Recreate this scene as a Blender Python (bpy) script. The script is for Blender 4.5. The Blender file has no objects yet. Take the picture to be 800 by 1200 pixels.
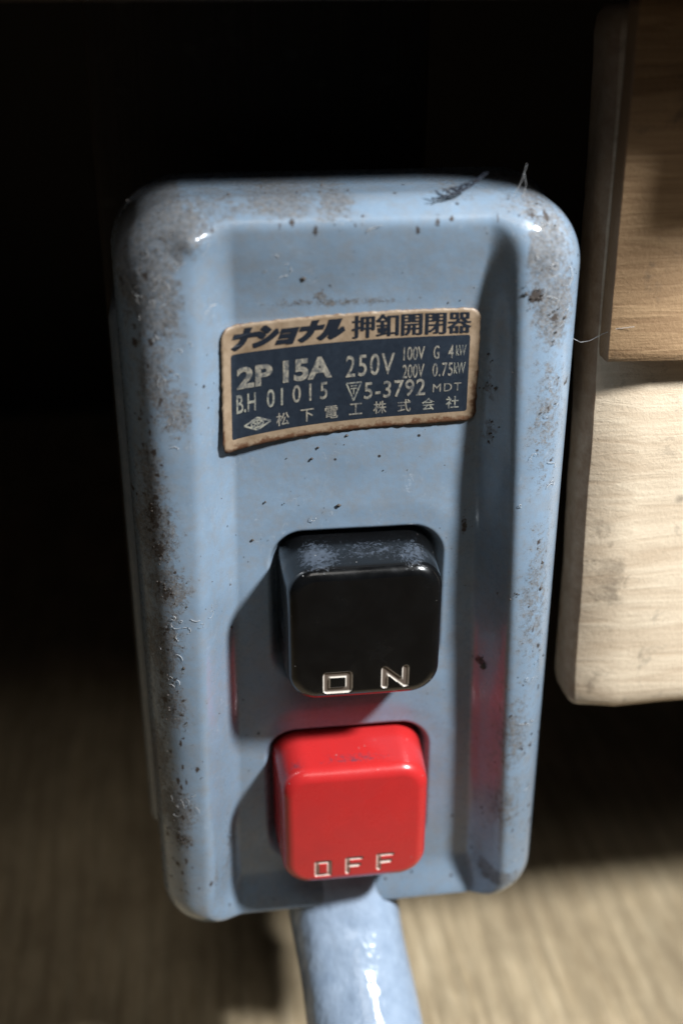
import bpy, bmesh, math, random
import numpy as np
from mathutils import Vector, Matrix, noise

random.seed(7)
rng = np.random.default_rng(7)
MM = 0.001
S = bpy.context.scene
COL = S.collection

# ------------------------------------------------------------ camera
cam_d = bpy.data.cameras.new('camera')
cam = bpy.data.objects.new('camera', cam_d)
COL.objects.link(cam)
def set_camera():
    # rotation solved from the outline of the switch cover (world -> camera rows)
    R = Matrix(CAM_ROWS)                      # world -> camera
    m = R.transposed().to_4x4()
    m.translation = Vector(CAM_POS) * MM
    cam.matrix_world = m
CAM_ROWS = [[0.9912329, -0.1321256, 0.0005043], [0.0561364, 0.4245957, 0.9036411], [-0.1196083, -0.8956904, 0.4282902]]
CAM_POS = (-21.8167, -146.6897, 146.8879)
cam_d.sensor_fit = 'VERTICAL'
cam_d.sensor_height = 36.0
cam_d.sensor_width = 36.0
cam_d.lens = 41.607
cam_d.clip_start = 0.005
cam_d.clip_end = 20.0
cam_d.dof.use_dof = True
cam_d.dof.focus_distance = 0.169
cam_d.dof.aperture_fstop = 10.5
cam_d.dof.aperture_blades = 0
set_camera()
S.camera = cam

# ------------------------------------------------------------ world, lamp, exposure
w = bpy.data.worlds.new('World'); S.world = w; w.use_nodes = True
bg = w.node_tree.nodes['Background']
bg.inputs[0].default_value = (0.62, 0.78, 1.0, 1)
bg.inputs[1].default_value = 0.02
S.view_settings.view_transform = 'Standard'
S.view_settings.look = 'None'
S.view_settings.exposure = 0.0
S.view_settings.gamma = 1.0
S.view_settings.use_curve_mapping = False

lamp_d = bpy.data.lights.new('hand_torch', 'SPOT')
lamp_d.energy = 11.6
lamp_d.color = (.935, .97, 1.0)
lamp_d.shadow_soft_size = 0.018
lamp_d.spot_size = math.radians(50)
lamp_d.spot_blend = 0.9
lamp = bpy.data.objects.new('hand_torch', lamp_d)
COL.objects.link(lamp)
Ldir = Vector((8.6, -7.0, 11.0)).normalized()
lamp.location = (Vector((0, 0, 55)) + Ldir * 340) * MM
aim = Vector((18, 10, 22)) * MM
lamp.rotation_euler = (aim - lamp.location).to_track_quat('-Z', 'Y').to_euler()

# dim, broad fill lamp added in front of the box to lift shadows
fill_d = bpy.data.lights.new('fill_light', 'AREA')
fill_d.shape = 'RECTANGLE'; fill_d.size = .5; fill_d.size_y = .35
fill_d.energy = 1.65; fill_d.color = (1.0, .96, .90)
fill = bpy.data.objects.new('fill_light', fill_d); COL.objects.link(fill)
fill.location = (-0.12, -0.62, 1.0)
fill.rotation_euler = (Vector((0, 0, .06)) - fill.location).to_track_quat('-Z', 'Y').to_euler()

# ------------------------------------------------------------ helpers
def tag(o, label=None, cat=None, group=None, kind=None):
    if label: o['label'] = label
    if cat: o['category'] = cat
    if group: o['group'] = group
    if kind: o['kind'] = kind
    return o

def mesh_obj(name, verts, faces, mat, parent=None, smooth=True, attr=None, loc=None):
    me = bpy.data.meshes.new(name)
    v = np.asarray(verts, float) * MM
    me.from_pydata(v.tolist(), [], faces)
    me.validate()
    if smooth:
        me.polygons.foreach_set('use_smooth', [True] * len(me.polygons))
    if attr:
        for k, a in attr.items():
            at = me.attributes.new(k, 'FLOAT', 'POINT')
            at.data.foreach_set('value', np.asarray(a, float))
    if isinstance(mat, (list, tuple)):
        for m in mat: me.materials.append(m)
    elif mat: me.materials.append(mat)
    me.update()
    o = bpy.data.objects.new(name, me)
    COL.objects.link(o)
    if parent: o.parent = parent
    return o

def empty(name):
    o = bpy.data.objects.new(name, None); COL.objects.link(o)
    o.empty_display_size = 0.01
    return o

def bevel_box(name, x0, x1, y0, y1, z0, z1, mat, parent=None, r=1.0, seg=3, cuts=0, rough=0.0, seed=0, top_lean=0.0, aged_left=False):
    """box with rounded edges, mm; optional surface unevenness"""
    bm = bmesh.new()
    bmesh.ops.create_cube(bm, size=1)
    for v in bm.verts:
        v.co = Vector((x0 + (v.co.x + .5) * (x1 - x0), y0 + (v.co.y + .5) * (y1 - y0), z0 + (v.co.z + .5) * (z1 - z0)))
    if cuts:
        bmesh.ops.subdivide_edges(bm, edges=bm.edges[:], cuts=cuts, use_grid_fill=True)
        for v in bm.verts:
            # pull hard edges in to a rounded form
            c = Vector((min(max(v.co.x, x0 + r), x1 - r), min(max(v.co.y, y0 + r), y1 - r), min(max(v.co.z, z0 + r), z1 - r)))
            d = v.co - c
            if d.length > 1e-6:
                v.co = c + d.normalized() * r
            n = noise.noise_vector(v.co * 0.06 + Vector((seed, 0, 0))) * rough + noise.noise_vector(v.co * 0.4 + Vector((seed, 5, 0))) * rough * .35
            v.co += n
    else:
        bmesh.ops.bevel(bm, geom=bm.edges[:], offset=r, segments=seg, profile=.5, affect='EDGES')
    if top_lean:
        for v in bm.verts: v.co.x -= (v.co.z - z0) * top_lean
    bm.normal_update()
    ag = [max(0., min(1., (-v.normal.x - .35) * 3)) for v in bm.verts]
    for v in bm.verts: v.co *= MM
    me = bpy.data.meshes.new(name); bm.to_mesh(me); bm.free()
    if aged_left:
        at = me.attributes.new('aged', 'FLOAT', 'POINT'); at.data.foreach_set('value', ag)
    me.polygons.foreach_set('use_smooth', [True] * len(me.polygons))
    me.materials.append(mat)
    o = bpy.data.objects.new(name, me); COL.objects.link(o)
    if parent: o.parent = parent
    return o

def sstep(a, b, x):
    t = np.clip((x - a) / (b - a), 0, 1)
    return t * t * (3 - 2 * t)

def rr_sdf(x, z, cx, cz, hx, hz, rt, rb):
    """signed distance, positive inside"""
    X = np.abs(x - cx); Z = z - cz
    r = np.where(Z > 0, rt, rb)
    qx = X - (hx - r); qz = np.abs(Z) - (hz - r)
    out = np.hypot(np.maximum(qx, 0), np.maximum(qz, 0)) + np.minimum(np.maximum(qx, qz), 0) - r
    return -out

def ring_sheet(cx, cz, hx, hz, D, rt, rb, nx, nz, nc, ts):
    """rounded rectangle: inner rectangular grid plus rings out to the rounded outline.
    returns x, z arrays, faces, list of the outer ring indices"""
    gx = np.linspace(-(hx - D), hx - D, nx + 1); gz = np.linspace(-(hz - D), hz - D, nz + 1)
    X, Z = np.meshgrid(gx, gz)
    xs = list(X.ravel()); zs = list(Z.ravel())
    idx = lambda i, j: j * (nx + 1) + i
    faces = []
    for j in range(nz):
        for i in range(nx):
            faces.append((idx(i, j), idx(i + 1, j), idx(i + 1, j + 1), idx(i, j + 1)))
    inner = []; outer = []
    def side(ijs, fn):
        for k, (i, j) in enumerate(ijs):
            inner.append(idx(i, j)); outer.append(fn(k / (len(ijs) - 1)))
    def arc(i, j, ccx, ccz, r, a0):
        for k in range(1, nc):
            a = math.radians(a0 + 90 * k / nc)
            inner.append(idx(i, j)); outer.append((ccx + r * math.cos(a), ccz + r * math.sin(a)))
    side([(i, 0) for i in range(nx + 1)], lambda t: (-(hx - rb) + t * 2 * (hx - rb), -hz))
    arc(nx, 0, hx - rb, -(hz - rb), rb, -90)
    side([(nx, j) for j in range(nz + 1)], lambda t: (hx, -(hz - rb) + t * (2 * hz - rb - rt)))
    arc(nx, nz, hx - rt, hz - rt, rt, 0)
    side([(nx - i, nz) for i in range(nx + 1)], lambda t: ((hx - rt) - t * 2 * (hx - rt), hz))
    arc(0, nz, -(hx - rt), hz - rt, rt, 90)
    side([(0, nz - j) for j in range(nz + 1)], lambda t: (-hx, (hz - rt) - t * (2 * hz - rb - rt)))
    arc(0, 0, -(hx - rb), -(hz - rb), rb, 180)
    N = len(inner)
    prev = inner
    for t in ts:
        cur = []
        for k in range(N):
            ix, iz = xs[inner[k]], zs[inner[k]]
            ox, oz = outer[k]
            cur.append(len(xs)); xs.append(ix + (ox - ix) * t); zs.append(iz + (oz - iz) * t)
        for k in range(N):
            a, b, c, d = prev[k], prev[(k + 1) % N], cur[(k + 1) % N], cur[k]
            faces.append((a, d, c) if a == b else (a, d, c, b))
        prev = cur
    return np.array(xs) + cx, np.array(zs) + cz, faces, prev

# ------------------------------------------------------------ material helpers
class NT:
    def __init__(s, name):
        s.m = bpy.data.materials.new(name); s.m.use_nodes = True
        s.t = s.m.node_tree; s.b = s.t.nodes['Principled BSDF']
        tc = s.t.nodes.new('ShaderNodeTexCoord')
        mp = s.t.nodes.new('ShaderNodeMapping'); mp.inputs['Scale'].default_value = (1000, 1000, 1000)
        s.t.links.new(tc.outputs['Object'], mp.inputs[0]); s.co = mp.outputs[0]
    def n(s, typ, **kw):
        nd = s.t.nodes.new(typ)
        for k, v in kw.items(): setattr(nd, k, v)
        return nd
    def link(s, a, b): s.t.links.new(a, b)
    def scaled(s, sx, sy, sz, loc=(0, 0, 0)):
        mp = s.n('ShaderNodeMapping'); mp.inputs['Scale'].default_value = (sx, sy, sz); mp.inputs['Location'].default_value = loc
        s.link(s.co, mp.inputs[0]); return mp.outputs[0]
    def noise(s, scale, detail=4, rough=.6, co=None, dist=0):
        nd = s.n('ShaderNodeTexNoise'); nd.inputs['Scale'].default_value = scale
        nd.inputs['Detail'].default_value = detail; nd.inputs['Roughness'].default_value = rough
        nd.inputs['Distortion'].default_value = dist
        s.link(co or s.co, nd.inputs['Vector']); return nd.outputs['Fac']
    def ramp(s, fac, stops):
        nd = s.n('ShaderNodeValToRGB'); e = nd.color_ramp.elements
        while len(e) < len(stops): e.new(.5)
        for k, (p, c) in enumerate(stops):
            e[k].position = p; e[k].color = (c, c, c, 1) if not isinstance(c, tuple) else (*c, 1)
        s.link(fac, nd.inputs[0]); return nd.outputs[0]
    def mixc(s, fac, a, b, mode='MIX'):
        nd = s.n('ShaderNodeMix', data_type='RGBA', blend_type=mode)
        for v, i in ((fac, 0), (a, 6), (b, 7)):
            if isinstance(v, (int, float)): nd.inputs[i].default_value = v
            elif isinstance(v, tuple): nd.inputs[i].default_value = (*v, 1)
            else: s.link(v, nd.inputs[i])
        return nd.outputs[2]
    def math(s, op, a, b=None, c=None, clamp=False):
        nd = s.n('ShaderNodeMath', operation=op, use_clamp=clamp)
        for k, v in enumerate((a, b, c)):
            if v is None: continue
            if isinstance(v, (int, float)): nd.inputs[k].default_value = v
            else: s.link(v, nd.inputs[k])
        return nd.outputs[0]
    def attr(s, name):
        nd = s.n('ShaderNodeAttribute', attribute_name=name); return nd.outputs['Fac']
    def bump(s, h, strength, dist_mm):
        nd = s.n('ShaderNodeBump'); nd.inputs['Strength'].default_value = strength
        nd.inputs['Distance'].default_value = dist_mm * MM
        s.link(h, nd.inputs['Height']); s.link(nd.outputs[0], s.b.inputs['Normal'])
    def set(s, **kw):
        for k, v in kw.items():
            i = s.b.inputs[k.replace('_', ' ')]
            if isinstance(v, (int, float)): i.default_value = v
            elif isinstance(v, tuple): i.default_value = (*v, 1)
            else: s.link(v, i)

def paint_material(name, base, use_dirt=True, gloss=.26):
    t = NT(name)
    big = t.noise(.09, 3, .5)
    col = t.mixc(t.ramp(big, [(.3, 0.), (.7, 1.)]), tuple(c * .9 for c in base), tuple(min(1, c * 1.08) for c in base))
    # thin general grime film
    film = t.ramp(t.noise(.5, 8, .7), [(.42, 0.), (.70, .6)])
    col = t.mixc(film, col, (.20, .205, .21))
    # sparse dark specks of several sizes
    def specks(scale, r, thin, seed):
        v = t.n('ShaderNodeTexVoronoi'); v.inputs['Scale'].default_value = scale
        t.link(t.scaled(1, 1, 1, (seed, seed, seed)), v.inputs['Vector'])
        s1 = t.ramp(v.outputs['Distance'], [(r * .55, 1.), (r, 0.)])
        sel = t.math('GREATER_THAN', v.outputs['Color'], thin)
        return t.math('MULTIPLY', s1, sel)
    sp = t.math('MAXIMUM', specks(.42, .13, .72, 3), specks(1.1, .12, .80, 11))
    w1 = t.n('ShaderNodeTexNoise'); w1.inputs['Scale'].default_value = .55; w1.inputs['Detail'].default_value = 1.5; w1.inputs['Distortion'].default_value = 1.5
    t.link(t.scaled(1, 1, .45, (7, 2, 5)), w1.inputs['Vector'])
    sc = t.math('ABSOLUTE', t.math('SUBTRACT', w1.outputs['Fac'], .5))
    sc = t.math('MULTIPLY', t.ramp(sc, [(.0015, 1.), (.005, 0.)]), t.ramp(t.noise(.22, 3, .6), [(.52, 0.), (.62, .55)]))
    col = t.mixc(sc, col, (.42, .46, .50))
    dirt_h = None
    if use_dirt:
        d = t.attr('dirt')
        n1 = t.noise(1.0, 9, .78, dist=.5)
        n2 = t.noise(4.2, 6, .8, dist=.6)
        m = t.math('MULTIPLY_ADD', n1, .62, t.math('MULTIPLY', n2, .38))
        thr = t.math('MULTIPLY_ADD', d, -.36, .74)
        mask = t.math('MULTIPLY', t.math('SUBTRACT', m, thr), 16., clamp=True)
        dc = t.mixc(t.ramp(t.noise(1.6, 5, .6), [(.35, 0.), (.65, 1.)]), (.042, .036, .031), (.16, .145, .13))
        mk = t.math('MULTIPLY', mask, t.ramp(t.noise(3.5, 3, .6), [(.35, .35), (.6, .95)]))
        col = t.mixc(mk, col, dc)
        r = t.attr('rust')
        rm = t.math('MULTIPLY', t.math('SUBTRACT', t.noise(1.4, 8, .75, dist=.8), t.math('MULTIPLY_ADD', r, -.42, .74)), 14., clamp=True)
        col = t.mixc(rm, col, (.036, .026, .021))
        dirt_h = t.math('MAXIMUM', mask, rm)
    col = t.mixc(sp, col, (.03, .025, .022))
    rough = t.math('MULTIPLY_ADD', t.noise(.8, 7, .7), .16, gloss - .06)
    if dirt_h:
        rough = t.math('MULTIPLY_ADD', dirt_h, .45, rough, clamp=True)
    t.set(Base_Color=col, Roughness=rough)
    t.b.inputs['Specular IOR Level'].default_value = .55
    t.b.inputs['Coat Weight'].default_value = .35
    t.b.inputs['Coat Roughness'].default_value = .12
    fine = t.noise(.55, 3, .5)
    h = t.math('MULTIPLY_ADD', fine, .35, t.math('MULTIPLY', t.noise(6, 3, .6), .05))
    if dirt_h:
        h = t.math('MULTIPLY_ADD', t.math('MULTIPLY', dirt_h, t.noise(5, 6, .8)), .55, h)
    h = t.math('MULTIPLY_ADD', sp, .25, h)
    t.bump(h, .35, .35)
    return t.m

def wood_material(name, dark, light, scale=1.0, dirt=.5, axis='Z', rough=.62, aged=(.17, .088, .036)):
    t = NT(name)
    st = {'X': (.05, .8, .8), 'Y': (.8, .05, .8), 'Z': (.8, .8, .05)}[axis]
    co = t.scaled(*[s * scale for s in st])
    g = t.noise(.8, 7, .58, co=co, dist=1.2)
    g2 = t.noise(.05, 4, .6)
    col = t.mixc(t.ramp(g, [(.28, 0.), (.70, 1.)]), dark, light)
    col = t.mixc(t.ramp(g2, [(.35, .0), (.75, .35)]), col, tuple(c * .6 for c in dark))
    # stains and pits
    st2 = t.ramp(t.noise(.16, 7, .72, dist=.5), [(.56, 0.), (.68, dirt)])
    col = t.mixc(st2, col, (.055, .045, .035))
    v = t.n('ShaderNodeTexVoronoi'); v.inputs['Scale'].default_value = .12; t.link(t.scaled(1, 1, 1.4, (3.3, 1, 8)), v.inputs['Vector'])
    knot = t.math('MULTIPLY', t.ramp(v.outputs['Distance'], [(.08, 1.), (.2, 0.)]), t.math('GREATER_THAN', v.outputs['Color'], .6))
    knot = t.math('MULTIPLY', knot, t.ramp(t.noise(.8, 5, .7), [(.3, .2), (.6, .9)]))
    col = t.mixc(knot, col, (.05, .042, .036))
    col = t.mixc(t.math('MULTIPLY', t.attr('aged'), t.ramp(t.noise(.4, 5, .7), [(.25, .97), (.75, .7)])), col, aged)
    t.set(Base_Color=col, Roughness=rough)
    h = t.math('ADD', t.math('MULTIPLY', g, .6), t.math('MULTIPLY', t.noise(1.5, 6, .7), .5))
    t.bump(h, .4, .6)
    return t.m

def plain(name, col, rough=.5, var=.15, scale=.5, spec=.5):
    t = NT(name)
    c = t.mixc(t.noise(scale, 5, .65), tuple(x * (1 - var) for x in col), tuple(x * (1 + var) for x in col))
    t.set(Base_Color=c, Roughness=rough)
    t.b.inputs['Specular IOR Level'].default_value = spec
    return t

PAINT = paint_material('blue_grey_enamel', (.183, .250, .326))
PAINT_BASE = paint_material('base_enamel', (.10, .125, .15), use_dirt=False, gloss=.45)
BOARD = wood_material('pale_board_wood', (.54, .41, .28), (.78, .65, .48), .7, .5, 'X')
CLEAT = wood_material('brown_cleat_wood', (.24, .14, .068), (.46, .30, .16), 1.3, .55, 'X')
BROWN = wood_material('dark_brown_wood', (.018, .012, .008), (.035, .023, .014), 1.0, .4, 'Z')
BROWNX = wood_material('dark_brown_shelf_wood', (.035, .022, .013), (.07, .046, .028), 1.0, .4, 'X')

# button plastics -------------------------------------------------
def button_material(name, base, worn, rough, grease_col):
    t = NT(name)
    col = t.mixc(t.noise(.25, 3, .5), tuple(c * .88 for c in base), base)
    scuff = t.attr('scuff')
    n = t.noise(1.5, 9, .78, dist=.5)
    m = t.math('MULTIPLY', t.math('SUBTRACT', n, t.math('MULTIPLY_ADD', scuff, -.40, .74)), 7., clamp=True)
    col = t.mixc(m, col, worn)
    grease = t.ramp(t.noise(.16, 5, .65, dist=.6), [(.40, 0.), (.70, .5)])
    col = t.mixc(t.math('MULTIPLY', grease, .5), col, grease_col)
    v = t.n('ShaderNodeTexVoronoi'); v.inputs['Scale'].default_value = .8; t.link(t.co, v.inputs['Vector'])
    dust = t.math('MULTIPLY', t.ramp(v.outputs['Distance'], [(.05, 1.), (.10, 0.)]), t.math('GREATER_THAN', v.outputs['Color'], .62))
    dust = t.math('MULTIPLY', dust, .8)
    col = t.mixc(dust, col, (.42, .40, .38))
    r = t.math('MULTIPLY_ADD', m, .3, t.math('MULTIPLY_ADD', grease, .3, t.math('MULTIPLY_ADD', t.noise(.9, 6, .7), .14, rough - .05)), clamp=True)
    t.set(Base_Color=col, Roughness=r)
    t.b.inputs['Coat Weight'].default_value = .3; t.b.inputs['Coat Roughness'].default_value = .1
    h = t.math('ADD', t.math('MULTIPLY', m, .3), t.math('MULTIPLY', t.noise(.35, 3, .5), .5))
    h = t.math('ADD', h, t.math('MULTIPLY', dust, .6))
    t.bump(h, .3, .25)
    return t.m
BLACK = button_material('black_bakelite', (.003, .003, .0032), (.06, .075, .10), .15, (.007, .008, .009))
RED = button_material('red_plastic', (.54, .024, .024), (.15, .035, .055), .22, (.36, .022, .026))
def letter_material(name, core, lip):
    t = NT(name)
    e = t.attr('lip')
    f = t.math('MULTIPLY', e, t.ramp(t.noise(1.6, 5, .6), [(.3, .75), (.5, 1.)]), clamp=True)
    t.set(Base_Color=t.mixc(f, core, lip), Roughness=.36, Metallic=0.0)
    return t.m
SILVER = letter_material('worn_silver_paint', (.12, .09, .07), (.56, .50, .43))
SILVER_RED = letter_material('worn_silver_paint_on_red', (.40, .16, .13), (.56, .46, .39))

# label materials ---------------------------------------------------
t = NT('aged_label_paper')
e = t.attr('edge')
agen = t.math('MULTIPLY', t.math('SUBTRACT', t.noise(.8, 7, .7), t.math('MULTIPLY_ADD', e, -.45, .74)), 6., clamp=True)
c = t.mixc(t.ramp(t.noise(.5, 5, .6), [(.3, 0.), (.7, 1.)]), (.18, .122, .072), (.30, .22, .148))
c = t.mixc(agen, c, (.10, .045, .022))
t.set(Base_Color=c, Roughness=.5)
t.bump(t.noise(2, 5, .6), .3, .1)
PAPER = t.m
def ink(name, a, b, lo, hi, rough=.42, sc=1.4):
    t = NT(name)
    c = t.mixc(t.ramp(t.noise(sc, 7, .72, dist=.4), [(lo, 0.), (hi, 1.)]), a, b)
    v = t.noise(.25, 3, .5)
    c = t.mixc(t.ramp(v, [(.4, 0.), (.8, .35)]), c, tuple(x * .7 for x in a))
    t.set(Base_Color=c, Roughness=rough)
    return t.m
NAVY = ink('navy_ink', (.008, .013, .022), (.018, .026, .038), .3, .7)
NAVY_HEAD = ink('navy_heading_ink', (.009, .013, .021), (.04, .04, .042), .6, .85)
CREAM = ink('cream_print', (.30, .27, .215), (.07, .075, .08), .41, .60)
FADED = ink('faded_cream_print', (.28, .27, .22), (.05, .06, .075), .44, .62)

# ------------------------------------------------------------ the setting
# floor: one woven straw sheet, ribbed
def floor_material():
    t = NT('straw_matting')
    w1 = t.n('ShaderNodeTexWave', wave_type='BANDS', bands_direction='X', wave_profile='SIN')
    w1.inputs['Scale'].default_value = .055; w1.inputs['Distortion'].default_value = 7.0
    w1.inputs['Detail'].default_value = 3; w1.inputs['Detail Scale'].default_value = 1.5
    t.link(t.scaled(1, .12, 1), w1.inputs['Vector'])
    n = t.noise(.7, 6, .7, co=t.scaled(1, .10, 1))
    n2 = t.noise(.06, 5, .65, co=t.scaled(1, .6, 1))
    c = t.mixc(t.ramp(n, [(.3, 0.), (.7, 1.)]), (.42, .31, .18), (.72, .58, .38))
    c = t.mixc(t.ramp(w1.outputs['Fac'], [(0., .28), (.4, 0.)]), c, (.22, .17, .105))
    c = t.mixc(t.ramp(n2, [(.4, 0.), (.65, .55)]), c, (.24, .18, .11))
    t.set(Base_Color=c, Roughness=.6)
    t.bump(t.math('ADD', t.math('MULTIPLY', w1.outputs['Fac'], .6), t.math('MULTIPLY', n, .8)), .8, 1.2)
    return t.m
FZ = -62
mesh_obj('floor', [(-1500, -700, FZ), (1500, -700, FZ), (1500, 900, FZ), (-1500, 900, FZ)], [(0, 1, 2, 3)], floor_material(), smooth=False)
tag(bpy.data.objects['floor'], kind='structure')
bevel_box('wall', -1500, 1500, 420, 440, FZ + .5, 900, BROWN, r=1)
tag(bpy.data.objects['wall'], kind='structure')

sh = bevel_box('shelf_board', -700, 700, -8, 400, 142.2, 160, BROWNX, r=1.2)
tag(sh, 'dark brown shelf board running across the very top above the switch box', 'shelf')
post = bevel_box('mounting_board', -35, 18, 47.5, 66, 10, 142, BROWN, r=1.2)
tag(post, 'dark upright wooden board directly behind the blue grey switch box', 'board')

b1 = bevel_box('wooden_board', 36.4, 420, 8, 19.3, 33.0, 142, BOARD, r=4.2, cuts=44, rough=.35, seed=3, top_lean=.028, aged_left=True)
tag(b1, 'thick pale wooden board with rounded lower corner right of the switch box', 'board')
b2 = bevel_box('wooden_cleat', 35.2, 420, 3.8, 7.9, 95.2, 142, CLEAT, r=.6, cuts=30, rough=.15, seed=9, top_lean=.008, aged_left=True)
dr = bevel_box('shade_block', 64, 400, -27, 300, 144.5, 190, BROWNX, r=1.5)  # unseen block, added above the frame to shade the upper cleat
bt = bevel_box('shade_slat', 47, 63.7, -18, 300, 144.2, 175, BROWNX, r=1.2)  # second unseen block, added to shade the cleat's upper left end
tag(bt, 'narrow dark block added out of view to shade the top of the cleat', 'blocker')
tag(dr, 'dark wooden block added out of view to shade the cleat at the top right', 'shade_block')
tag(b2, 'brown wooden cleat fixed on the upper front of the pale board', 'cleat')

# ------------------------------------------------------------ the switch box
box = empty('push_button_switch_box')
tag(box, 'worn blue grey metal switch box with black ON and red OFF buttons', 'switch')

H = 118.8; HX = 31.0; CZ = H / 2; HZ = H / 2
RT, RB, DI = 10.0, 8.0, 10.0
BUTTONS = [dict(cx=1.05, cz=57.7, hx=11.8, hz=11.6), dict(cx=-.2, cz=22.8, hx=12.0, hz=11.6)]
DEP = 7.0
def channel(x, z):
    k = np.clip((105 - z) / 95, 0, 1.2)
    xl = -16.8 - 2.3 * k; xr = 17.4 + 2.9 * k
    s = sstep(xl - 5.2, xl + 1.3, x) * sstep(xr + 5.0, xr - .3, x)
    q = np.clip((116.8 - z) / 13.5, 0, 1)
    q = q * q * (3 - 2 * q) * .45 + q * .55
    return s * (1.7 + 3.2 * q + 2.1 * sstep(105, 72, z)) * (1 - .28 * sstep(8, 0, z))
def cover_y(x, z):
    d = rr_sdf(x, z, 0, CZ, HX, HZ, RT, RB)
    r = 7.6
    q = np.clip(r - d, 0, r)
    fil = r - np.sqrt(np.maximum(r * r - q * q, 0))
    # a very slight crown across the whole front
    fil = fil + .35 * (np.abs(x) / HX) ** 2 * 0
    ch = channel(x, z)
    k = .9
    hgt = np.clip(.5 + .5 * (fil - ch) / k, 0, 1)
    y = ch * (1 - hgt) + fil * hgt + k * hgt * (1 - hgt)
    y = y - .85 * np.exp(-(((x + 21.0) / 1.7) ** 2 + ((z - 114.6) / 1.5) ** 2))     # small bump added at the corner to catch a highlight
    # rolled rim of the openings the buttons pass through
    for b in BUTTONS:
        db = rr_sdf(x, z, b['cx'], b['cz'], b['hx'] + .35, b['hz'] + .35, 4.2, 4.2)
        y = y + 3.2 * sstep(-1.3, .6, db) ** 1.5 + .25 * sstep(-5., -.5, db)
    return y
ts = 1 - (1 - np.linspace(0, 1, 31)[1:]) ** 1.7
xs, zs, fs, rim = ring_sheet(0, CZ, HX, HZ, DI, RT, RB, 190, 460, 22, ts)
ys = cover_y(xs, zs)
wob = np.array([noise.noise(Vector((a * .05, b * .05, 1.7))) * .28 + noise.noise(Vector((a * .16, b * .16, 4.7))) * .07 for a, b in zip(xs, zs)])
edge_w = sstep(0, 4, rr_sdf(xs, zs, 0, CZ, HX, HZ, RT, RB))
ys = ys + wob * edge_w
V = [tuple(v) for v in np.stack([xs, ys, zs], 1)]
# side skirt and rolled back edge
prev = rim
for (yy, off) in ((9.5, .05), (11, .1), (13, .15), (15, .2), (17, .25), (18.4, .3), (19.4, .6), (20, .8), (20.4, .5), (20.4, -.6)):
    cur = []
    for v in rim:
        x, _, z = V[v]
        cx = math.copysign(max(abs(x) - 12, 0), x); 
        nx_, nz_ = (x / HX, (z - CZ) / HZ)
        dx = off * (1 if abs(x) > HX - .5 * RT else abs(nx_)) * (1 if x > 0 else -1)
        dz = off * (1 if abs(z - CZ) > HZ - .5 * RB else abs(nz_)) * (1 if z > CZ else -1)
        cur.append(len(V)); V.append((x + dx, yy, z + dz))
    N = len(cur)
    for k in range(N):
        fs.append((prev[k], cur[k], cur[(k + 1) % N], prev[(k + 1) % N]))
    prev = cur
Va = np.array(V)
X, Y, Z = Va[:, 0], Va[:, 1], Va[:, 2]
def blob(cx, cz, rx, rz, a): return a * np.exp(-(((X - cx) / rx) ** 2 + ((Z - cz) / rz) ** 2))
dirt = np.zeros(len(Va)); rust = np.zeros(len(Va))
DIRT = [(-27.1, 112.6, 4, 8, 0.95), (-22.7, 115.9, 6, 4, 0.9), (-25.4, 107.4, 3, 6, 0.9), (-18.0, 117.8, 7, 3, 0.6), (-9.5, 118.2, 8, 2.5, 0.75), (-2.7, 117.9, 4, 2.5, 0.75), (13.2, 119.5, 5, 2.5, 0.6), (24.5, 112.4, 4, 6, 0.7), (26.3, 104.4, 3, 6, 0.75), (22.2, 117.7, 7, 3, 0.55), (-26.6, 97.3, 2.5, 6, 0.75), (-24.1, 92.5, 2.5, 4, 0.75), (-27.8, 82.5, 2, 8, 0.7), (-27.9, 74.8, 3, 6, 0.95), (-26.7, 65.8, 3, 4, 0.95), (-28.1, 56.1, 3, 8, 0.75), (-27.5, 45.7, 2.5, 5, 0.7), (-28.0, 26.8, 3, 5, 0.85), (-27.1, 20.8, 2, 2, 0.8), (-30.1, 34.4, 2, 9, 0.7), (-20.6, 12.2, 2, 4, 0.7), (23.6, 6.9, 4, 2, 0.85), (24.6, 22.0, 3, 6, 0.5), (26.2, 90.1, 3, 14, 0.45), (26.6, 60.5, 3, 14, 0.45), (24.9, 36.2, 3, 10, 0.5), (-1.6, 105.2, 14, 0.8, 0.7), (18.7, 92.7, 1.2, 4, 0.7), (19.3, 85.7, 1, 2.5, 0.8), (-4.4, 106.1, 1.2, 1.5, 0.8), (-17.3, 2.6, 4, 1.2, 0.6), (20.7, 30.3, 3, 3, 0.4)]
for (cx, cz, rx, rz, a) in DIRT: dirt = np.maximum(dirt, blob(cx, cz, rx, rz, a * (.84 if cz < 100 else 1.04)))
RUST = [(-27.9, 77.4, 1.5, 3, 0.9), (-27.3, 72.1, 1.6, 2.5, 0.8), (-26.9, 65.2, 1.4, 2, 0.8), (23.3, 106.2, 1.4, 1.8, 1.0), (26.4, 103.0, 1.2, 1.5, 0.8), (20.3, 47.1, 0.8, 0.9, 1.0), (17.0, 70.2, 0.6, 2, 0.9), (-26.1, 112.6, 2, 3, 0.5), (23.5, 61.6, 0.7, 0.8, 0.6), (-27.1, 20.8, 1.2, 1, 0.8), (-19.7, 16.5, 1.2, 4, 0.6), (23.7, 5.9, 3, 1, 0.6), (-28.0, 58.3, 1.2, 4, 0.6)]
chips = []
for _ in range(170):
    side = random.random()
    if side < .62: cxx, czz = random.gauss(-27.2, 1.5), random.uniform(8, 112)
    elif side < .93: cxx, czz = random.gauss(27.5, 1.6), random.uniform(8, 112)
    else: cxx, czz = random.uniform(-26, 26), random.gauss(116, .5)
    chips.append((cxx, czz, random.uniform(.15, .55), random.uniform(.2, .95), random.uniform(.75, 1.15)))
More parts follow.
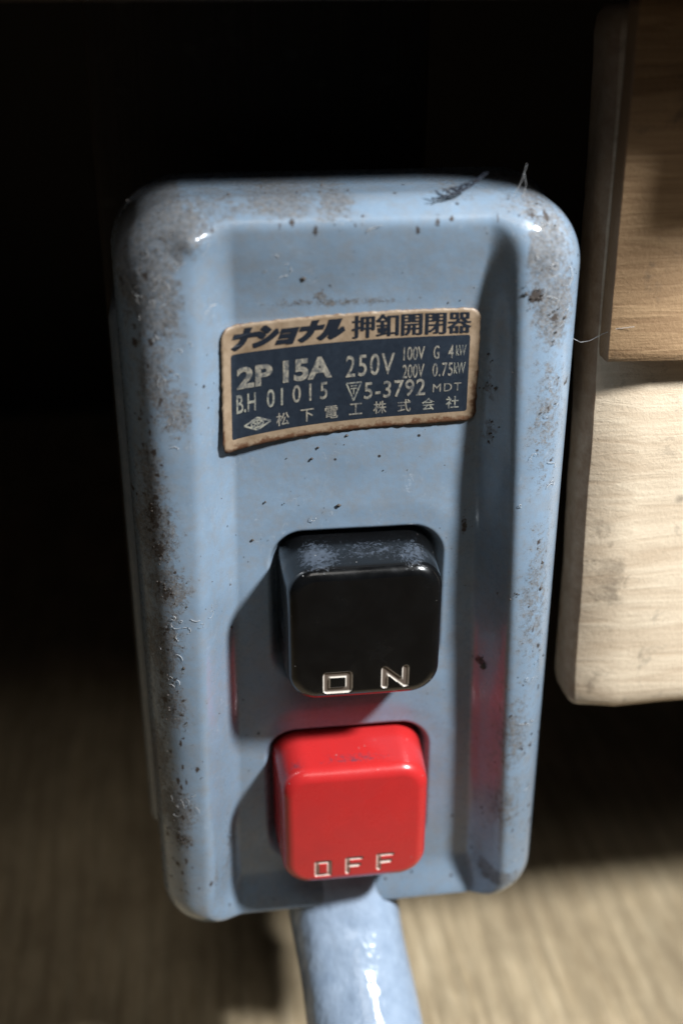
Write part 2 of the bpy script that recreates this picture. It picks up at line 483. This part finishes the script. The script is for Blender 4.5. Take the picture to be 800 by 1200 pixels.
for (cx, cz, rx, rz, a) in chips + RUST: rust = np.maximum(rust, blob(cx, cz, rx, rz, a))
dirt += .22 * (np.abs(X) > 22) + .16
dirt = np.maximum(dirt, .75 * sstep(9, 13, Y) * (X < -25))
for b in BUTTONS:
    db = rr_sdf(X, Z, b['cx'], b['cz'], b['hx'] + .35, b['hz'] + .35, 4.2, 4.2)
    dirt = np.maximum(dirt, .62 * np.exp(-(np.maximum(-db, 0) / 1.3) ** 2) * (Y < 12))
dirt = np.clip(dirt, 0, 1.1)
cover = mesh_obj('cover', V, fs, PAINT, box, attr=dict(dirt=dirt, rust=rust))

# back box the cover sits on
bm_ = bevel_box('base', -33.2, 31.5, 21, 47.2, 7, 101, PAINT_BASE, box, r=2.2)

# ------------------------------------------------------------ buttons with engraved, silver filled letters
def seg_d(x, z, a, b):
    ax, az = a; bx, bz = b
    dx, dz = bx - ax, bz - az
    t = np.clip(((x - ax) * dx + (z - az) * dz) / (dx * dx + dz * dz), 0, 1)
    # square-ish strokes
    return np.hypot(x - ax - t * dx, z - az - t * dz)
def letter_segs(ch, x, z, w, h):
    if ch == 'O': p = [(x, z), (x + w, z), (x + w, z + h), (x, z + h)]; return [(p[0], p[1]), (p[1], p[2]), (p[2], p[3]), (p[3], p[0])]
    if ch == 'N': return [((x, z), (x, z + h)), ((x, z + h), (x + w, z)), ((x + w, z), (x + w, z + h))]
    if ch == 'F': return [((x, z), (x, z + h)), ((x, z + h), (x + w, z + h)), ((x, z + h * .52), (x + w * .85, z + h * .52))]
def make_button(b, mat, label, letters, stroke, tilt, scuffs, fill_mat):
    cx, cz, hx, hz = b['cx'], b['cz'], b['hx'], b['hz']
    fx, fz = hx - .55, hz - .5                      # slightly tapered cap
    D = 2.2; rt = rb = 4.4
    n = int(2 * (fx - D) / .10)
    nzz = int(2 * (fz - D) / .10)
    tt = 1 - (1 - np.linspace(0, 1, 31)[1:]) ** 1.35
    xs, zs, fs, rim = ring_sheet(cx, cz, fx, fz, D, rt, rb, n, nzz, 16, tt)
    d = rr_sdf(xs, zs, cx, cz, fx, fz, rt, rb)
    r = 1.9
    q = np.clip(r - d, 0, r)
    y = -2.2 + r - np.sqrt(np.maximum(r * r - q * q, 0))
    u = (xs - cx) / fx; v = (zs - cz) / fz
    y = y + .35 * (u * u + v * v) * .6 + tilt * v * 1.0     # gently crowned, slightly tipped
    dl = np.full(len(xs), 9.)
    for (ch, lx, lz, lw, lh) in letters:
        for (a, c) in letter_segs(ch, cx + lx, cz + lz, lw, lh): dl = np.minimum(dl, seg_d(xs, zs, a, c))
    groove = .34 * sstep(stroke * .5 + .10, stroke * .5 - .16, dl)
    y = y + groove
    V = [tuple(p) for p in np.stack([xs, y, zs], 1)]
    # letters: the silver filling of the groove
    mask = dl < stroke * .5 + .06
    lf = [f for f in fs if all(mask[i] for i in f)]
    used = sorted({i for f in lf for i in f}); remap = {i: k for k, i in enumerate(used)}
    LV = [(V[i][0], V[i][1] - .018, V[i][2]) for i in used]
    LF = [tuple(remap[i] for i in f) for f in lf]
    lip = [float(sstep(stroke * .5 - .30, stroke * .5 - .06, dl[i])) for i in used]
    # sides going back into the opening
    prev = rim
    y0 = np.array([V[i][1] for i in rim]).mean()
    for (yy, off) in ((.6, .06), (2.5, .2), (5, .35), (8, .5), (11, .55)):
        cur = []
        for vv in rim:
            x, _, z = V[vv]
            k = 1 + off / fx
            cur.append(len(V)); V.append((cx + (x - cx) * k, yy, cz + (z - cz) * k))
        N = len(cur)
        for k in range(N): fs.append((prev[k], cur[k], cur[(k + 1) % N], prev[(k + 1) % N]))
        prev = cur
    A = np.array(V); sc = np.zeros(len(A))
    for (sx, sy, sz, rx, ry, rz, a) in scuffs:
        sc = np.maximum(sc, a * np.exp(-(((A[:, 0] - cx - sx) / rx) ** 2 + ((A[:, 1] - sy) / ry) ** 2 + ((A[:, 2] - cz - sz) / rz) ** 2)))
    o = mesh_obj('push_button', V, fs, mat, box, attr=dict(scuff=sc))
    o['label'] = label
    mesh_obj('engraved_lettering', LV, LF, fill_mat, o, attr=dict(lip=lip))
    return o
make_button(BUTTONS[0], BLACK, 'black ON push button', [('O', -5.7, -9.1, 3.3, 2.7), ('N', 2.9, -8.9, 3.1, 2.9)], 1.0, -.25,
            [(-6.5, 2, 11.5, 4.5, 5, 1.8, 1.05), (7.5, 1.5, 11.5, 4, 4.5, 1.8, .95), (1, 3, 11.5, 9, 4, 1.4, .75), (-11.5, 3, 0, 1, 4, 9, .55)], SILVER)
make_button(BUTTONS[1], RED, 'red OFF push button', [('O', -6.2, -9.0, 2.0, 2.6), ('F', -1.3, -8.9, 2.15, 2.8), ('F', 3.7, -8.7, 2.15, 2.8)], .62, -.1,
            [(0, 1.2, 11.6, 8, 1.6, 1.4, 1.0), (-9, 1, 11, 2, 2, 1.5, .8)], SILVER_RED)

# ------------------------------------------------------------ printed label
LTL, LTR, LBR, LBL = (-17.6, 102.4), (17.2, 103.7), (17.5, 87.2), (-18.0, 84.3)
def lab(u, v, lift=0.0):
    """u right 0..1, v down 0..1 -> mm point on the label, which bows a little at its lower left"""
    u = np.asarray(u, float); v = np.asarray(v, float)
    x = (1 - v) * ((1 - u) * LTL[0] + u * LTR[0]) + v * ((1 - u) * LBL[0] + u * LBR[0])
    zt = (1 - u) * LTL[1] + u * LTR[1]; zb = (1 - u) * LBL[1] + u * LBR[1]
    zt = zt + .55 * np.sin(np.pi * np.clip(u, 0, 1)) ** 1.0
    zb = zb + .75 * np.sin(np.pi * np.clip(u, 0, 1) ** .7)
    z = (1 - v) * zt + v * zb
    y = cover_y(x, z)
    y = np.minimum(y, channel(np.zeros_like(x), z) + .1) - .32
    peel = np.exp(-((u / .2) ** 2 + ((1 - v) / .35) ** 2))
    y = y - 1.0 * peel - .35 * np.exp(-(u / .06) ** 2)
    y = y - .12 * np.sin(u * 9) * v
    return np.stack([x, y - lift, z], -1)
def sheet_uv(u0, u1, v0, v1, rad, nu, nv, lift, mat, name, parent, attr=False, thick=0.0, rag=0.0):
    # aspect-true rounded rectangle in label space
    AX, AY = 35.7, 17.0
    xs, zs, fs, rim = ring_sheet((u0 + u1) / 2 * AX, (v0 + v1) / 2 * AY, (u1 - u0) / 2 * AX, (v1 - v0) / 2 * AY, rad + .3, rad, rad, nu, nv, 8, [.25, .5, .75, 1.])
    if rag:
        for i in rim:
            dn = noise.noise(Vector((xs[i] * 1.3, zs[i] * 1.3, 3))) * rag
            xs[i] += dn; zs[i] += noise.noise(Vector((xs[i] * 1.1, zs[i] * 1.7, 9))) * rag
    P = lab(xs / AX, zs / AY, lift)
    V = [tuple(p) for p in P]
    at = None
    d = rr_sdf(xs, zs, (u0 + u1) / 2 * AX, (v0 + v1) / 2 * AY, (u1 - u0) / 2 * AX, (v1 - v0) / 2 * AY, rad, rad)
    ed = np.exp(-np.maximum(d, 0) / .6)
    ed = np.maximum(ed * (.55 + .45 * (zs / AY > .8)), .95 * np.exp(-(((1 - zs / AY) / .07) ** 2)))
    ed = np.maximum(ed, .8 * np.exp(-(((1 - xs / AX) / .04) ** 2)) * sstep(.35, .6, zs / AY))
    fs = [tuple(reversed(f)) for f in fs]
    if thick:
        prev = rim; cur = []
        for i in rim:
            cur.append(len(V)); V.append((V[i][0], V[i][1] + thick, V[i][2]))
        ed = np.concatenate([ed, np.ones(len(rim))])
        N = len(rim)
        for k in range(N): fs.append((prev[k], prev[(k + 1) % N], cur[(k + 1) % N], cur[k]))
    return mesh_obj(name, V, fs, mat, parent, attr=dict(edge=ed))
label = sheet_uv(0, 1, 0, 1, 1.5, 120, 60, 0, PAPER, 'printed_label', box, thick=.25, rag=.16)
label['label'] = 'aged cream and navy rating label'
sheet_uv(.036, .962, .225, .905, .35, 120, 50, .02, NAVY, 'navy_panel', label)

def text_mesh(body, bold=0.0, shear=0.0, spacing=1.0):
    c = bpy.data.curves.new('t', 'FONT'); c.body = body; c.offset = bold; c.shear = shear; c.space_character = spacing
    c.resolution_u = 4; c.size = 1
    o = bpy.data.objects.new('t', c); COL.objects.link(o)
    dg = bpy.context.evaluated_depsgraph_get()
    me = bpy.data.meshes.new_from_object(o.evaluated_get(dg))
    bpy.data.objects.remove(o); bpy.data.curves.remove(c)
    v = np.array([tuple(p.co) for p in me.vertices])[:, :2]
    f = [tuple(p.vertices) for p in me.polygons]
    bpy.data.meshes.remove(me)
    lo, hi = v.min(0), v.max(0)
    return (v - lo) / (hi - lo), f
def put_text(body, u0, u1, v0, v1, mat, bold=0, shear=0, spacing=1.0, name='lettering', lift=.07):
    v, f = text_mesh(body, bold, shear, spacing)
    u = u0 + v[:, 0] * (u1 - u0); w_ = v1 + v[:, 1] * (v0 - v1)
    P = lab(u, w_, lift)
    return mesh_obj(name, P, f, mat, label, smooth=False)
def put_poly(pts_lists, mat, lift=.045, name='printed_emblem'):
    V = []; F = []
    for pts in pts_lists:
        k = len(V); P = lab([p[0] for p in pts], [p[1] for p in pts], lift)
        V += [tuple(p) for p in P]; F.append(tuple(range(k, k + len(pts))))
    return mesh_obj(name, V, F, mat, label, smooth=False)
def stroke_poly(a, b, w):
    AX, AY = 35.7, 17.0
    ax, ay, bx, by = a[0] * AX, a[1] * AY, b[0] * AX, b[1] * AY
    L = math.hypot(bx - ax, by - ay); nx_, ny_ = -(by - ay) / L * w / 2, (bx - ax) / L * w / 2
    return [((ax + nx_) / AX, (ay + ny_) / AY), ((bx + nx_) / AX, (by + ny_) / AY), ((bx - nx_) / AX, (by - ny_) / AY), ((ax - nx_) / AX, (ay - ny_) / AY)]

for k in (-1, 0, 1):
    put_text('ナショナル', .040 + k * .004, .470 + k * .004, .028, .200, NAVY_HEAD, .065, .40, .93, lift=.07 + .008 * k)
for k in (-1.5, -.5, .5, 1.5):
    put_text('押釦開閉器', .502 + k * .0022, .962 + k * .0022, .022, .208, NAVY_HEAD, 0, 0, lift=.07 + .008 * k)
put_text('2P', .058, .195, .335, .510, CREAM, .035)
put_text('15A', .235, .425, .330, .515, CREAM, .040)
put_text('250V', .478, .668, .345, .530, CREAM, .008, 0, 1.15)
put_text('100V', .702, .785, .305, .420, CREAM, .006)
put_text('G', .820, .842, .305, .420, CREAM, .006)
put_text('4', .878, .898, .305, .420, CREAM, .006)
put_text('kW', .908, .948, .310, .400, FADED, .004)
put_text('200V', .700, .785, .455, .575, CREAM, .006)
put_text('0.75', .818, .898, .455, .575, CREAM, .006, 0, 1.1)
put_text('kW', .903, .948, .460, .560, FADED, .004)
put_text('B.H', .055, .130, .555, .705, FADED, .008)
put_text('01', .172, .235, .550, .700, FADED, .012, 0, 1.3)
put_text('015', .272, .408, .545, .695, CREAM, .008, 0, 1.5)
put_text('5-3792', .552, .792, .585, .735, CREAM, .012, 0, 1.12)
put_text('MDT', .822, .935, .640, .712, CREAM, 0, 0, 1.2)
for k, ch in enumerate('松下電工株式会社'):
    u = .208 + k * .0955
    put_text(ch, u, u + .052, .760, .872 - (.0 if ch != '工' else .01), CREAM if k < 6 else FADED, .012)
# small triangle mark with its postal symbol
tr = [(.482, .580), (.540, .580), (.511, .735)]
put_poly([stroke_poly(tr[0], tr[1], .22), stroke_poly(tr[1], tr[2], .22), stroke_poly(tr[2], tr[0], .22)], FADED)
put_text('〒', .499, .523, .600, .680, FADED, .01)
# lozenge emblem
lz = [(.085, .815), (.135, .765), (.187, .812), (.135, .868)]
put_poly([stroke_poly(lz[i], lz[(i + 1) % 4], .26) for i in range(4)], FADED)
hx_ = [(.135 + .026 * math.cos(a), .816 + .032 * math.sin(a)) for a in [math.radians(30 + 60 * k) for k in range(6)]]
put_poly([stroke_poly(hx_[i], hx_[(i + 1) % 6], .2) for i in range(6)] + [stroke_poly(hx_[i], hx_[i + 3], .18) for i in range(3)], FADED)

# ------------------------------------------------------------ cable
def tube(name, pts, radf, mat, nseg=40, parent=None, crinkle=0.0, seed=0, flat=1.0):
    P = [Vector(p) for p in pts]; V = []; F = []
    n = len(P)
    ref = Vector((1, 0, 0))
    for i, p in enumerate(P):
        tdir = (P[min(i + 1, n - 1)] - P[max(i - 1, 0)]).normalized()
        a = (ref - tdir * ref.dot(tdir)).normalized(); b = tdir.cross(a)
        for k in range(nseg):
            an = 2 * math.pi * k / nseg
            r = radf(i / (n - 1), an)
            if crinkle:
                r += crinkle * noise.noise(Vector((math.cos(an) * 1.1, math.sin(an) * 1.1, p.z * .075 + seed)))
            q = p + a * (r * math.cos(an)) + b * (r * math.sin(an) * flat)
            V.append(tuple(q))
    for i in range(n - 1):
        for k in range(nseg):
            F.append((i * nseg + k, i * nseg + (k + 1) % nseg, (i + 1) * nseg + (k + 1) % nseg, (i + 1) * nseg + k))
    F.append(tuple(range(nseg))[::-1]); F.append(tuple((n - 1) * nseg + k for k in range(nseg)))
    return mesh_obj(name, V, F, mat, parent)
t = NT('blue_grey_vinyl')
c = t.mixc(t.ramp(t.noise(.25, 5, .6), [(.3, 0.), (.7, 1.)]), (.24, .31, .41), (.34, .42, .53))
t.set(Base_Color=c, Roughness=t.math('MULTIPLY_ADD', t.noise(.6, 6, .7), .12, .14))
t.b.inputs['Coat Weight'].default_value = .3
t.bump(t.noise(.22, 3, .5, co=t.scaled(1, 1, .35)), .42, 1.8)
VINYL = t.m
cp = []
kp = [(-.7, 15.5, 6), (-.6, 12.5, -2), (0, 7.5, -8), (.8, 1, -14), (1.7, -6, -19.5), (2.6, -13, -25), (3.6, -20, -30)]
for i in range(60):
    u = i / 59 * (len(kp) - 1.001); k = int(u); f = u - k
    p0, p1, p2, p3 = (Vector(kp[max(0, min(len(kp) - 1, k + d))]) for d in (-1, 0, 1, 2))
    cp.append(tuple(.5 * ((2 * p1) + (p2 - p0) * f + (2 * p0 - 5 * p1 + 4 * p2 - p3) * f * f + (3 * p1 - p0 - 3 * p2 + p3) * f ** 3)))
cable = tube('cable', cp, lambda s, a: 9.5 + .3 * math.cos(2 * a + 2.2 * s) + .18 * math.cos(3 * a - 2.5 * s), VINYL, crinkle=1.1, seed=4)
tag(cable, 'thick glossy blue grey cable hanging from the bottom of the switch box', 'cable')

# ------------------------------------------------------------ lint and fibres
def fibre_geo(V, F, pts, r):
    n0 = len(V); n = len(pts)
    for i, p in enumerate(pts):
        p = Vector(p)
        td = (Vector(pts[min(i + 1, n - 1)]) - Vector(pts[max(i - 1, 0)]))
        if td.length < 1e-9: td = Vector((1, 0, 0))
        td.normalize()
        a = td.orthogonal().normalized(); b = td.cross(a)
        for k in range(3):
            an = k * 2.0944
            V.append(tuple(p + a * r * math.cos(an) + b * r * math.sin(an)))
    for i in range(n - 1):
        for k in range(3):
            F.append((n0 + i * 3 + k, n0 + i * 3 + (k + 1) % 3, n0 + (i + 1) * 3 + (k + 1) % 3, n0 + (i + 1) * 3 + k))
def yat(x, z): return float(cover_y(np.array([x]), np.array([z]))[0])
def curl(x, z, L, r, V, F, lift=.12, bend=1.0):
    a = random.uniform(0, 6.28); pts = []
    k = random.uniform(-1, 1) * bend / L * 2.6
    n = 9
    if float(rr_sdf(np.array([x]), np.array([z]), 0, CZ, HX, HZ, RT, RB)[0]) < 2.6: return
    for i in range(n):
        for _ in range(30):
            if float(rr_sdf(np.array([x]), np.array([z]), 0, CZ, HX, HZ, RT, RB)[0]) > 2.4: break
            x *= .985; z = CZ + (z - CZ) * .985
        x2 = x; z2 = z
        y2 = yat(x2, z2) - lift - random.uniform(0, .12)
        pts.append((x2, y2, z2))
        a += k * L / n + random.uniform(-.25, .25)
        x += math.cos(a) * L / n; z += math.sin(a) * L / n
    fibre_geo(V, F, pts, r)
LINT = plain('pale_lint', (.50, .50, .50), .6).m
V = []; F = []
LINTS = [(-24.4, 113.8, 3, 4, 26), (-27.5, 108.3, 1.5, 4, 14), (-24.0, 104.0, 2, 3, 8), (-18.9, 118.9, 5, 2, 14), (-5.3, 118.0, 9, 1.5, 18), (10.8, 119.2, 8, 1.6, 16), (24.4, 113.5, 3, 4, 16), (27.0, 103.2, 1.5, 4, 10), (-26.0, 60.2, 1.2, 1.2, 5), (-21.4, 61.3, 0.8, 1.2, 4), (-27.2, 51.0, 1.2, 1.5, 6), (-26.7, 27.5, 1.5, 1.5, 9), (26.6, 85.0, 1.5, 6, 7), (27.5, 47.0, 1.2, 2, 5), (26.5, 32.7, 1.2, 5, 5), (-25.1, 94.9, 1.5, 5, 8), (-12.8, 108.4, 5, 2, 5), (-1.3, 67.8, 14, 14, 6), (25.0, 12.2, 3, 2, 4)]
for (x, z, sx, sz, n) in LINTS:
    for _ in range(n):
        curl(random.gauss(x, sx), random.gauss(z, sz), random.uniform(.6, 2.6), random.uniform(.018, .04), V, F, bend=2.2)
lint = mesh_obj('lint', V, F, LINT); tag(lint, 'fine pale dust fibres stuck to the rails of the switch box cover', 'lint', kind='stuff')

# grit: tiny dark and pale crumbs lying on the paint
V = []; F = []
def crumb(x, z, r):
    n0 = len(V); y = yat(x, z)
    for d in ((1, 0, 0), (-1, 0, 0), (0, 1, 0), (0, -1, 0), (0, 0, 1), (0, 0, -1)):
        k = r * random.uniform(.6, 1.3); V.append((x + d[0] * k, y - r * .3 + d[1] * k * .7, z + d[2] * k))
    for f in ((0, 2, 4), (2, 1, 4), (1, 3, 4), (3, 0, 4), (2, 0, 5), (1, 2, 5), (3, 1, 5), (0, 3, 5)): F.append(tuple(n0 + i for i in f))
for (x, z, rx, rz, a) in DIRT + RUST:
    for _ in range(int(14 * a)):
        px_, pz_ = random.gauss(x, rx * .55), random.gauss(z, rz * .55)
        if abs(px_) < 30 and 1 < pz_ < 120: crumb(px_, pz_, random.uniform(.05, .22))
for _ in range(260):
    crumb(random.uniform(-29, 29), random.uniform(3, 118), random.choice([.05, .07, .09, .12]))
for (x, z, r) in [(-6.7, 108.7, 0.45), (-4.8, 108.3, 0.2), (-1.7, 74.6, 0.42), (-14.3, 69.7, 0.25), (-12.3, 75.7, 0.2), (20.7, 46.4, 0.6), (-0.7, 85.6, 0.3), (-4.7, 84.0, 0.25), (-5.6, 82.3, 0.3), (19.6, 92.6, 0.3), (27.4, 66.2, 0.3), (27.5, 61.9, 0.35), (21.5, 60.7, 0.25), (-16.6, 42.2, 0.2), (-14.4, 35.6, 0.25), (17.5, 16.0, 0.25), (21.7, 19.0, 0.35), (-15.8, 118.8, 0.4), (29.4, 49.1, 0.3), (-25.2, 53.0, 0.3), (-17.8, 63.0, 0.2)]: crumb(x, z, r)
GRIT = plain('dark_grit', (.05, .04, .033), .7, var=.5, scale=2).m
grit = mesh_obj('grit', V, F, GRIT, smooth=False); tag(grit, 'dark crumbs of dirt scattered over the switch box cover', 'dirt', kind='stuff')

# the dark thread tuft caught on the top edge
V = []; F = []
for k in range(14):
    pts = []
    ph = random.uniform(0, 6.28)
    s0 = random.uniform(0, .5); s1 = random.uniform(.5, 1)
    for i in range(12):
        s = s0 + (s1 - s0) * i / 11
        w_ = .62 * (1 - .85 * s)
        pts.append((9.8 + 7.6 * s + w_ * math.cos(ph + s * 14), 3.4 + .6 * s + w_ * .6 * math.sin(ph + s * 14), 118.9 + .9 * s + 2.2 * s ** 3 + w_ * math.sin(ph + s * 14)))
    fibre_geo(V, F, pts, .085)
th = mesh_obj('thread_tuft', V, F, plain('dark_blue_thread', (.006, .010, .022), .6).m)
tag(th, 'twisted dark blue thread caught on the top edge of the switch box', 'thread')
V = []; F = []
fibre_geo(V, F, [(30.8, 6, 98.5), (32, 6.2, 97.8), (33.2, 6, 98.0), (34.6, 5, 99.2), (36, 4.0, 100.2), (38.5, 3.4, 100.6)], .035)
fibre_geo(V, F, [(20.6, 4, 118.4), (21.6, 4.1, 120.4), (22.2, 4.4, 122.4)], .035)
fibre_geo(V, F, [(21.8, 4, 118), (22.2, 4.2, 119.8), (22.0, 4.6, 121.2)], .03)
hair = mesh_obj('stray_hair', V, F, LINT)
tag(hair, 'loose pale hair spanning from the box to the wooden board on the right', 'hair')
